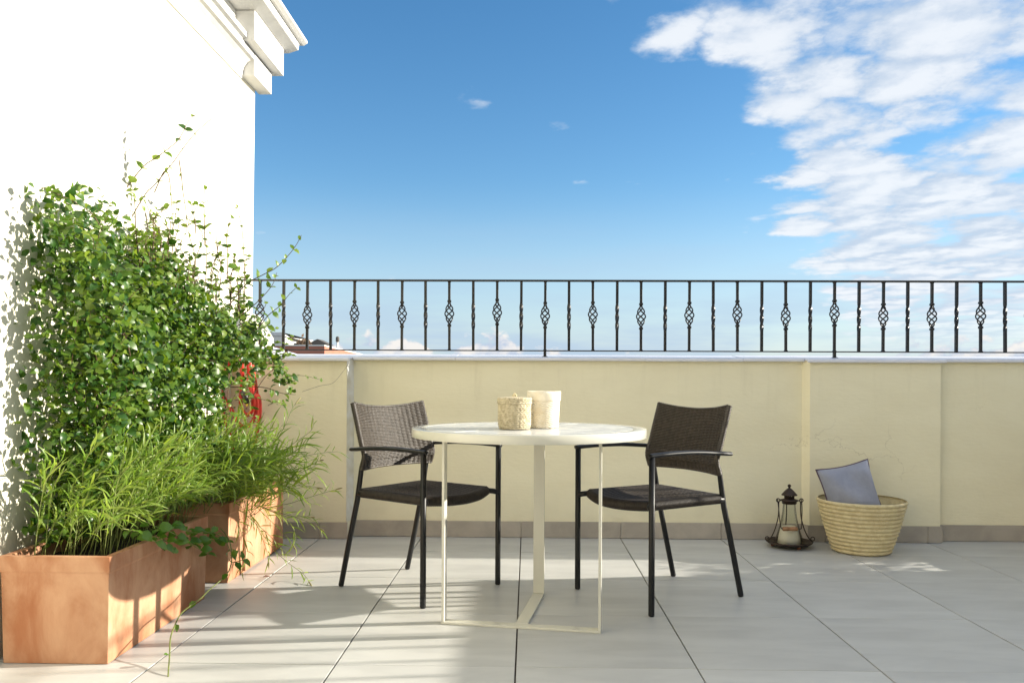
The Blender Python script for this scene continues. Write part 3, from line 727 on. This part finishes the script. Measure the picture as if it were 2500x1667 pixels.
# ------------------------------------------------------------------ plants
def leaf_geo(pos, d, nrm, L_, W2, fold=.25, curl=.15):
    d = d.normalized(); s = d.cross(nrm); s = s.normalized() if s.length > 1e-4 else d.orthogonal().normalized(); n_ = s.cross(d)
    def p(t, w_, z): return pos + d * (L_ * t) + s * (W2 * w_) + n_ * (L_ * z)
    f_ = fold * W2 / L_
    return [p(0, 0, 0), p(.33, 0, .04), p(.68, 0, .02), p(1, 0, -curl), p(.30, .95, f_ + .04), p(.66, .80, f_ - .02), p(.30, -.95, f_ + .04), p(.66, -.80, f_ - .02)]
LF = [(0, 1, 4), (1, 2, 5, 4), (2, 3, 5), (0, 6, 1), (1, 6, 7, 2), (2, 7, 3)]
def local_leaf(name, mt, W2, fold, curl, L_=1.):
    m_ = MB(); m_.add(leaf_geo(Vector((0, 0, 0)), Vector((0, 1, 0)), Vector((0, 0, 1)), L_, W2, fold, curl), LF, True); return m_.mesh(name, mt, normals=False)
def leaf_obj(name, me, parent, pos, d, nrm, L_):
    d = d.normalized(); s = d.cross(nrm); s = s.normalized() if s.length > 1e-4 else d.orthogonal().normalized(); n_ = s.cross(d)
    o = link(name, me, parent)
    o.matrix_local = Matrix.Translation(pos) @ Matrix((s, d, n_)).transposed().to_4x4() @ Matrix.Scale(L_, 4)
    return o
rg = random.Random(21)
def rv(k=1.): return Vector((rg.gauss(0, k), rg.gauss(0, k), rg.gauss(0, k)))

# --- climbing shrub
SB = Vector((-1.6, 3.5, .33))
sh = thing('climbing_shrub', 'dense green climbing shrub with small oval leaves against the white wall', 'shrub', SB)
def top_h(y):
    ks = [(2.4, 1.60), (3.2, 1.60), (3.55, 1.56), (3.9, 1.47), (4.15, 1.36), (4.35, 1.20), (4.5, 1.02)]
    if y <= ks[0][0]: return ks[0][1]
    for (a, b), (c_, d_) in zip(ks, ks[1:]):
        if y <= c_: return b + (d_ - b) * (y - a) / (c_ - a)
    return 1.0
def front_x(y, z):
    b = -1.43 + .06 * math.sin(3.1*y + 1) + .05 * math.sin(5*z + y) + .035 * math.sin(11*z + 7*y)
    if z < .8: b -= .05 * (.8 - z) / .4 + (.10 if y > 4.05 else 0)
    t = (top_h(y) - z)
    if t < .25: b -= .10 * (1 - t / .25)
    if y > 4.2 and z > .85: b += .10
    return b
leaves = []
for i in range(21000):
    y = 2.75 + 1.75 * rg.random() ** .85; h_ = top_h(y) + .05 * math.sin(9*y)
    z = .36 + (h_ - .36) * rg.random() ** .92
    if z < .93 and y > 3.86 and rg.random() < .93: continue
    fx1 = front_x(y, z); d_ = rg.random() ** 1.15
    x = fx1 - d_ * (fx1 + 1.745) + rg.gauss(0, .018)
    near_top = h_ - z < .22
    if near_top and rg.random() < (.62 if h_ - z < .11 else .35): continue
    out = Vector((.8, -.35, .55)); nrm = (out + rv(.55)).normalized(); d = rv(1.) + Vector((.35, -.1, -.25))
    L_ = rg.uniform(.020, .044) * (1 if rg.random() < .88 else 1.25)
    ax_, ay_ = 1288 + 2003 * x / y, 928 - 2003 * (z - EYE) / y
    if 535 < ax_ < 660 and 885 < ay_ < 1080 and rg.random() < .86: continue      # the hose hangs clear of the leaves
    leaves.append((d_, Vector((x, y, z)), d, nrm, L_))
# tendrils with paired leaves
stems = []
def tendril(pts, Y, r=.0028, sp=.05, size=.024, tip=True, Yend=None):
    n_ = len(pts); ps = smooth_path([at(x, y_, Y + ((Yend - Y) * i / (n_ - 1) if Yend else 0)) for i, (x, y_) in enumerate(pts)], 6)
    stems.append((ps, r)); acc = 0; k = 0
    tot = sum((b - a).length for a, b in zip(ps, ps[1:])); run = 0
    for a, b in zip(ps, ps[1:]):
        seg = (b - a).length; acc += seg; run += seg
        if acc > sp:
            acc = 0; k += 1; t = (b - a).normalized(); f_ = 1.25 - .5 * run / tot
            sd_ = t.cross(Vector((0, 1, 0)) if k % 2 else Vector((1, .3, 0))); sd_ = sd_.normalized() if sd_.length > .01 else Vector((1, 0, 0))
            for s in (1, -1):
                if rg.random() < .85: leaves.append((0, b, sd_ * s + t * .5 + rv(.25), Vector((.5, -.5, .8)) + rv(.4), 1.4 * size * f_ * rg.uniform(.8, 1.25)))
tendril([(250,590),(290,490),(345,412),(377,388),(405,368),(435,342),(452,312),(462,292),(480,278)], 3.55, sp=.06, size=.036)
tendril([(280,640),(315,545),(355,474),(377,452),(420,400),(440,372),(470,333),(500,304),(520,289),(548,283)], 3.6, sp=.085, size=.011)
tendril([(437,390),(443,430),(447,470),(452,500),(456,540),(454,580)], 3.65, sp=.06, size=.012)
tendril([(377,470),(400,420),(412,430),(418,480),(420,520),(425,580)], 3.6, sp=.05, size=.015)
tendril([(478,570),(476,540),(470,515),(466,495)], 3.75, sp=.04, size=.022)
tendril([(500,600),(499,540),(498,490),(500,455)], 3.8, sp=.055, size=.03)
tendril([(555,680),(556,620),(553,580),(560,545),(566,530)], 3.95, sp=.045, size=.028)
tendril([(598,720),(597,660),(594,600),(590,555),(582,520),(576,498)], 4.05, sp=.045, size=.026)
tendril([(540,650),(530,610),(528,570)], 3.9, sp=.05, size=.022)
tendril([(560,745),(600,695),(640,672),(672,655),(700,628),(722,600),(736,574)], 4.1, sp=.06, size=.030, Yend=3.9)
tendril([(590,770),(620,745),(650,715),(668,690),(676,665)], 4.1, sp=.06, size=.028)
tendril([(590,830),(630,800),(655,770),(685,745),(705,720),(726,700)], 4.15, sp=.045, size=.026, Yend=3.95)
tendril([(560,850),(600,815),(640,800),(660,790)], 4.1, sp=.035, size=.040)
tendril([(570,800),(610,780),(640,760),(652,735)], 4.1, sp=.045, size=.034)
tendril([(590,880),(620,860),(650,865),(660,890)], 4.15, sp=.06, size=.022)
tendril([(600,1000),(640,930),(670,900),(700,885)], 4.6, sp=.30, size=.02)
tendril([(560,945),(640,945),(690,960),(722,963)], 4.35, sp=.10, size=.032)
tendril([(738,956),(780,942),(812,935),(835,910),(852,886)], 4.55, r=.0012, sp=.9, size=.01)
for k in range(34):
    x = rg.uniform(330, 590); yb = 590 + max(0, x - 400) * .62 + rg.uniform(-20, 40); Lp = rg.uniform(40, 130); Y = 3.2 + (x - 300) / 300 * 1.0
    tendril([(x, yb + 60), (x + rg.uniform(-8, 12), yb), (x + rg.uniform(-18, 22), yb - Lp * .6), (x + rg.uniform(-26, 26), yb - Lp)], Y, sp=rg.uniform(.035, .055), size=rg.uniform(.020, .030))
for k in range(70):      # side shoots standing off the mass
    y = rg.uniform(2.6, 4.4); z = rg.uniform(.55, top_h(y) - .1); y = max(y, 2.85); p0 = Vector((front_x(y, z) - .05, y, z)); d = Vector((rg.uniform(.3, 1), rg.uniform(-.9, .5), rg.uniform(-.2, .9))).normalized() * rg.uniform(.08, .2)
    ps = smooth_path([p0, p0 + d * .5 + Vector((0, 0, .02)), p0 + d + rv(.01)], 5); stems.append((ps, .0016))
    for i in range(2, len(ps), 2):
        for s in (1, -1): leaves.append((0, ps[i], d.cross(Vector((0, 0, 1))).normalized() * s + d.normalized() * .5 + rv(.2), Vector((.5, -.4, .8)) + rv(.4), rg.uniform(.02, .034)))
for k in range(34):      # woody runners inside
    y = rg.uniform(3.0, 4.4); z = rg.uniform(.4, top_h(y) - .1); p0 = Vector((rg.uniform(-1.70, front_x(y, z) - .02), y, z))
    d = Vector((rg.uniform(-.2, .4), rg.choice((-1, 1)) * rg.uniform(.4, 1), rg.uniform(.1, 1))).normalized() * rg.uniform(.3, .6)
    p2 = p0 + d; p2.x = max(p2.x, -1.74); p2.y = min(max(p2.y, 2.8), 4.4); p2.x = min(p2.x, front_x(p2.y, p2.z) - .03); p2.z = min(p2.z, top_h(max(2.4, min(4.4, p2.y))))
    stems.append((smooth_path([p0, p0.lerp(p2, .5) + rv(.04), p2], 6), rg.choice((.0018, .0022, .0030))))
mb = MB()
for ps, r_ in stems: mb.tube([p_ - SB for p_ in ps], [r_ * (1 - .6 * i / len(ps)) for i in range(len(ps))], 5)
for k in range(14):      # main stems from the soil
    y = rg.uniform(3.05, 4.4); 
    if 3.47 < y < 3.76: y += .3
    p0 = Vector((-1.6 + rg.uniform(-.05, .05), y, .31)); mb.tube([p_ - SB for p_ in smooth_path([p0, p0 + Vector((-.03, rg.uniform(-.1, .1), .4)), p0 + Vector((-.06, rg.uniform(-.12, .2), .85))], 6)], .0048, 6)
st_ = mb.build('stems', M['bark'], sh); st_['kind'] = 'stuff'
# the 300 leaves that show largest become parts, the rest one mass
def vis(l):
    p_ = l[1]; px = 1288 + 2003 * p_.x / p_.y
    return (l[0] < .06) * (px > 385) * l[4] / p_.y
leaves.sort(key=vis, reverse=True)
vars_ = [local_leaf('leaf', M['leaf'], w_, f_, c_) for w_, f_, c_ in ((.33, .3, .12), (.37, .2, .2), (.29, .45, .08), (.35, .1, .25))]
vars2 = [local_leaf('leaf', M['leaf2'], w_, f_, c_) for w_, f_, c_ in ((.28, .3, .12), (.31, .2, .2))]
for i, (d_, p_, d, nn, L_) in enumerate(leaves[:300]):
    leaf_obj('leaf', vars2[i % 2] if rg.random() < .45 else vars_[i % 4], sh, p_ - SB, d, nn, L_)
m1, m2 = MB(), MB()
for (d_, p_, d, nn, L_) in leaves[300:]:
    (m2 if (d_ == 0 or rg.random() < .30) else m1).add(leaf_geo(p_ - SB, d, nn, L_, L_ * rg.uniform(.29, .37), rg.uniform(.1, .45), rg.uniform(.05, .25)), LF, True)
o = m1.build('foliage', M['leaf'], sh, normals=False); o['kind'] = 'stuff'
o = m2.build('young_foliage', M['leaf2'], sh, normals=False); o['kind'] = 'stuff'

# --- grassy plant spilling from the rear planter
GB = Vector((-1.5, 4.0, .33))
gp = thing('grass_plant', 'grassy weed with lance shaped leaves leaning out over the rear planter', 'plant', GB)
blades = []; gst = []; seeds = []
def gstem(pts, Ya, Yb, sp=.020, size=.075, seed=False, r=.0014):
    n_ = len(pts); ps = smooth_path([at(x, y_, Ya + (Yb - Ya) * i / (n_ - 1)) for i, (x, y_) in enumerate(pts)], 8); gst.append((ps, r)); acc = 0; k = 0
    for a, b in zip(ps, ps[1:]):
        acc += (b - a).length
        if acc > sp:
            acc = 0; k += 1; t = (b - a).normalized(); sd_ = t.cross(Vector((rg.gauss(0, .4), 1, rg.gauss(0, .4)))).normalized() * (1 if k % 2 else -1)
            blades.append((b, t * 1.0 + sd_ * rg.uniform(.3, .9) + rv(.15) + Vector((0, 0, .1)), Vector((.4, -.6, .8)) + rv(.35), size * rg.uniform(.55, 1.2)))
    if seed: seeds.append((ps[-1], (ps[-1] - ps[-3]).normalized()))
for k in range(150):
    x0 = rg.uniform(430, 650); y0 = rg.uniform(1180, 1245); Ya = 3.55 + (x0 - 430) / 220 * .5 + rg.uniform(-.1, .2)
    a = rg.uniform(-.25, 1.25); L_ = rg.uniform(90, 205)
    ex_, ey_ = x0 + L_ * math.sin(a) * 1.0, y0 - L_ * math.cos(a) * .9
    dr = rg.uniform(-10, 45) * max(0, math.sin(a))
    gstem([(x0 - 15, y0 + 20), (x0 + (ex_ - x0) * .3, y0 + (ey_ - y0) * .42), (x0 + (ex_ - x0) * .7, y0 + (ey_ - y0) * .80), (ex_, ey_ + dr)], Ya, Ya + rg.uniform(-.15, .12), sp=rg.uniform(.014, .024), size=rg.uniform(.07, .135))
for pts, Ya, Yb, sd_ in (
    ([(600,1200),(650,1110),(690,1050),(712,1000),(722,985)], 4.1, 4.15, True), ([(620,1190),(670,1120),(720,1080),(760,1050),(766,1020)], 4.1, 4.0, False),
    ([(630,1210),(690,1140),(740,1115),(790,1105),(825,1102)], 4.1, 4.0, False), ([(630,1210),(690,1170),(730,1150),(770,1128),(782,1124)], 4.1, 3.95, True),
    ([(640,1240),(700,1230),(750,1215),(800,1200),(822,1194)], 4.1, 3.95, True), ([(640,1220),(690,1190),(740,1185),(775,1190)], 4.1, 3.9, True),
    ([(620,1230),(680,1250),(730,1265),(765,1280),(782,1290)], 4.05, 3.85, True), ([(620,1230),(660,1270),(700,1310),(715,1330)], 4.0, 3.85, True),
    ([(600,1230),(630,1290),(650,1340),(655,1370)], 4.0, 3.8, True), ([(600,1240),(660,1330),(700,1370),(740,1400),(755,1420)], 4.0, 3.75, True),
    ([(620,1230),(690,1260),(720,1300),(716,1335)], 4.05, 3.85, False), ([(560,1230),(590,1300),(600,1350),(590,1390)], 3.9, 3.7, False),
    ([(640,1240),(700,1260),(740,1260),(760,1262)], 4.1, 3.9, True), ([(580,1240),(640,1290),(680,1330),(700,1355)], 3.95, 3.8, False),
    ([(630,1225),(680,1200),(720,1205),(760,1230)], 4.1, 3.9, False), ([(560,1190),(610,1090),(625,1050),(632,1040)], 4.0, 4.0, True)):
    gstem(pts, Ya, Yb, .022, .075, sd_)
mb = MB()
for ps, r_ in gst: mb.tube([p_ - GB for p_ in ps], [r_ * (1.2 - .6 * i / len(ps)) for i in range(len(ps))], 5)
o = mb.build('stems', M['twig'], gp); o['kind'] = 'stuff'
blades.sort(key=lambda b: -(b[3] / b[0].y) + .01 * rg.random())
bl_m = [local_leaf('blade', M['blade'], w_, .5, c_) for w_, c_ in ((.042, .12), (.036, .25), (.048, .18), (.032, .4))]
for i, (p_, d, nn, L_) in enumerate(blades[:260]): leaf_obj('blade', bl_m[i % 4], gp, p_ - GB, d, nn, L_)
mb = MB()
for (p_, d, nn, L_) in blades[260:]: mb.add(leaf_geo(p_ - GB, d, nn, L_, L_ * .040, .5, rg.uniform(.05, .4)), LF, True)
o = mb.build('foliage', M['blade'], gp, normals=False); o['kind'] = 'stuff'
for p_, t in seeds:
    mb = MB(); mb.tube([p_ - GB + t * s for s in (-.01, .004, .02, .036, .046)], [.0012, .0032, .0038, .003, .0008], 6); mb.build('seed_head', M['seed'], gp)

# --- grass and weeds filling the front planter
FB = Vector((-1.5, 3.1, .31))
fg = thing('grass_plant', 'bright weeds and grass filling the front planter around the shrub', 'plant', FB)
fb, fs_ = [], []
for k in range(150):
    p0 = Vector((rg.uniform(-1.66, -1.40), rg.uniform(2.72, 3.46), .31)); out_ = Vector((rg.uniform(-.02, .16), rg.uniform(-.14, .14), rg.uniform(.14, .36)))
    ps = smooth_path([p0, p0 + out_ * .5 + Vector((0, 0, .05)), p0 + out_, p0 + out_ * 1.25 + Vector((.03, 0, -.02))], 5); fs_.append(ps)
    for i, b_ in enumerate(ps[3:]):
        t_ = (ps[min(i + 4, len(ps) - 1)] - ps[i + 2]).normalized(); sd_ = t_.cross(rv()).normalized()
        fb.append((b_, t_ + sd_ * rg.uniform(.3, .9), Vector((.5, -.5, .8)) + rv(.35), rg.uniform(.05, .10)))
mb = MB()
for ps in fs_: mb.tube([p_ - FB for p_ in ps], .0013, 4)
o = mb.build('stems', M['twig'], fg); o['kind'] = 'stuff'
fb.sort(key=lambda b: -(b[3] / b[0].y) - .01 * (b[0].x > -1.42))
for i, (p_, d, nn, L_) in enumerate(fb[:200]): leaf_obj('blade', bl_m[i % 4], fg, p_ - FB, d, nn, L_)
mb = MB()
for (p_, d, nn, L_) in fb[200:]: mb.add(leaf_geo(p_ - FB, d, nn, L_, L_ * .045, .5, rg.uniform(.05, .4)), LF, True)
o = mb.build('foliage', M['blade'], fg, normals=False); o['kind'] = 'stuff'

# --- trailing vine on the front planter
TB = Vector((-1.42, 3.35, .34))
tv = thing('trailing_vine', 'trailing vine with shiny round leaves hanging over the front planter', 'vine', TB)
vst, vl = [], []
def vstem(pts, Ya, Yb, sp, size, r=.0018, pairs=True):
    n_ = len(pts); ps = smooth_path([at(x, y_, Ya + (Yb - Ya) * i / (n_ - 1) if Ya > 0 else Ya * 2003 / (x - 1288) * 1.0) for i, (x, y_) in enumerate(pts)], 8); vst.append((ps, r)); acc = 0; k = 0
    for a, b in zip(ps, ps[1:]):
        acc += (b - a).length
        if acc > sp:
            acc = 0; k += 1; t = (b - a).normalized(); sd_ = t.cross(Vector((0, 1, .3))).normalized()
            for s in ((1, -1) if pairs else (1 if k % 2 else -1,)): vl.append((b, sd_ * s + t * .3 + rv(.4), Vector((.6, -.35, .8)) + rv(.4), size * rg.uniform(.75, 1.2)))
vstem([(300,1290),(350,1300),(400,1318),(450,1325),(500,1318),(540,1310)], -1.335, 0, .062, .046)
vstem([(330,1260),(380,1285),(420,1300),(470,1330),(505,1350),(520,1352)], -1.325, 0, .075, .050)
vstem([(400,1275),(440,1290),(480,1300),(520,1300),(550,1320),(562,1345)], -1.33, 0, .060, .044)
vstem([(540,1290),(560,1320),(566,1360),(560,1390),(545,1410),(510,1440),(490,1460),(462,1480),(440,1500),(425,1530),(416,1558),(414,1600),(411,1640),(409,1700)], 3.62, 2.5, .20, .036, .0024, False)
vstem([(560,1365),(566,1372),(580,1370),(592,1366)], 3.6, 3.6, .030, .05)
vstem([(360,1310),(400,1335),(425,1350)], -1.32, 0, .065, .044)
mb = MB()
for ps, r_ in vst: mb.tube([p_ - TB for p_ in ps], r_, 6)
o = mb.build('stems', M['twig'], tv); o['kind'] = 'stuff'
rl = [local_leaf('leaf', M['round'], w_, f_, c_) for w_, f_, c_ in ((.40, .25, .1), (.36, .4, .15), (.42, .1, .2))]
for i, (p_, d, nn, L_) in enumerate(vl): leaf_obj('leaf', rl[i % 3], tv, p_ - TB, d, nn, L_)
# low hedge in a trough, added out of frame to break up the sunlit strip
hg = thing('shade_hedge', 'low green hedge in a trough, added out of view to cast ragged shade', 'hedge', (3.40, 4.56, 0))
mb = MB(); mb.box(-.16, .16, -.25, .24, .001, .36); mb.build('trough', M['terra'], hg, bevel=.006)
mb = MB()
for k in range(1500):
    mb.add(leaf_geo(Vector((rg.uniform(-.17, .17), rg.uniform(-.26, .25), .37 + .34 * rg.random() ** .6 + .05 * abs(rg.gauss(0, 1)))), rv(), Vector((0, 0, 1)) + rv(.6), .04, .013), LF, True)
o = mb.build('foliage', M['leaf'], hg, normals=False); o['kind'] = 'stuff'
# dead leaf on the tiles
dl = tag(link('dead_leaf', local_leaf('dead_leaf', mat('dead_leaf', (.20, .07, .03), .7), .22, .6, .1)), 'dry brown leaf lying on the floor tiles by the rear planter', 'leaf')
p = at(612, 1405, 3.75); dl.matrix_world = Matrix.Translation((-1.25, 3.86, .004)) @ Matrix.Rotation(R(-80), 4, 'Z') @ Matrix.Scale(.04, 4)
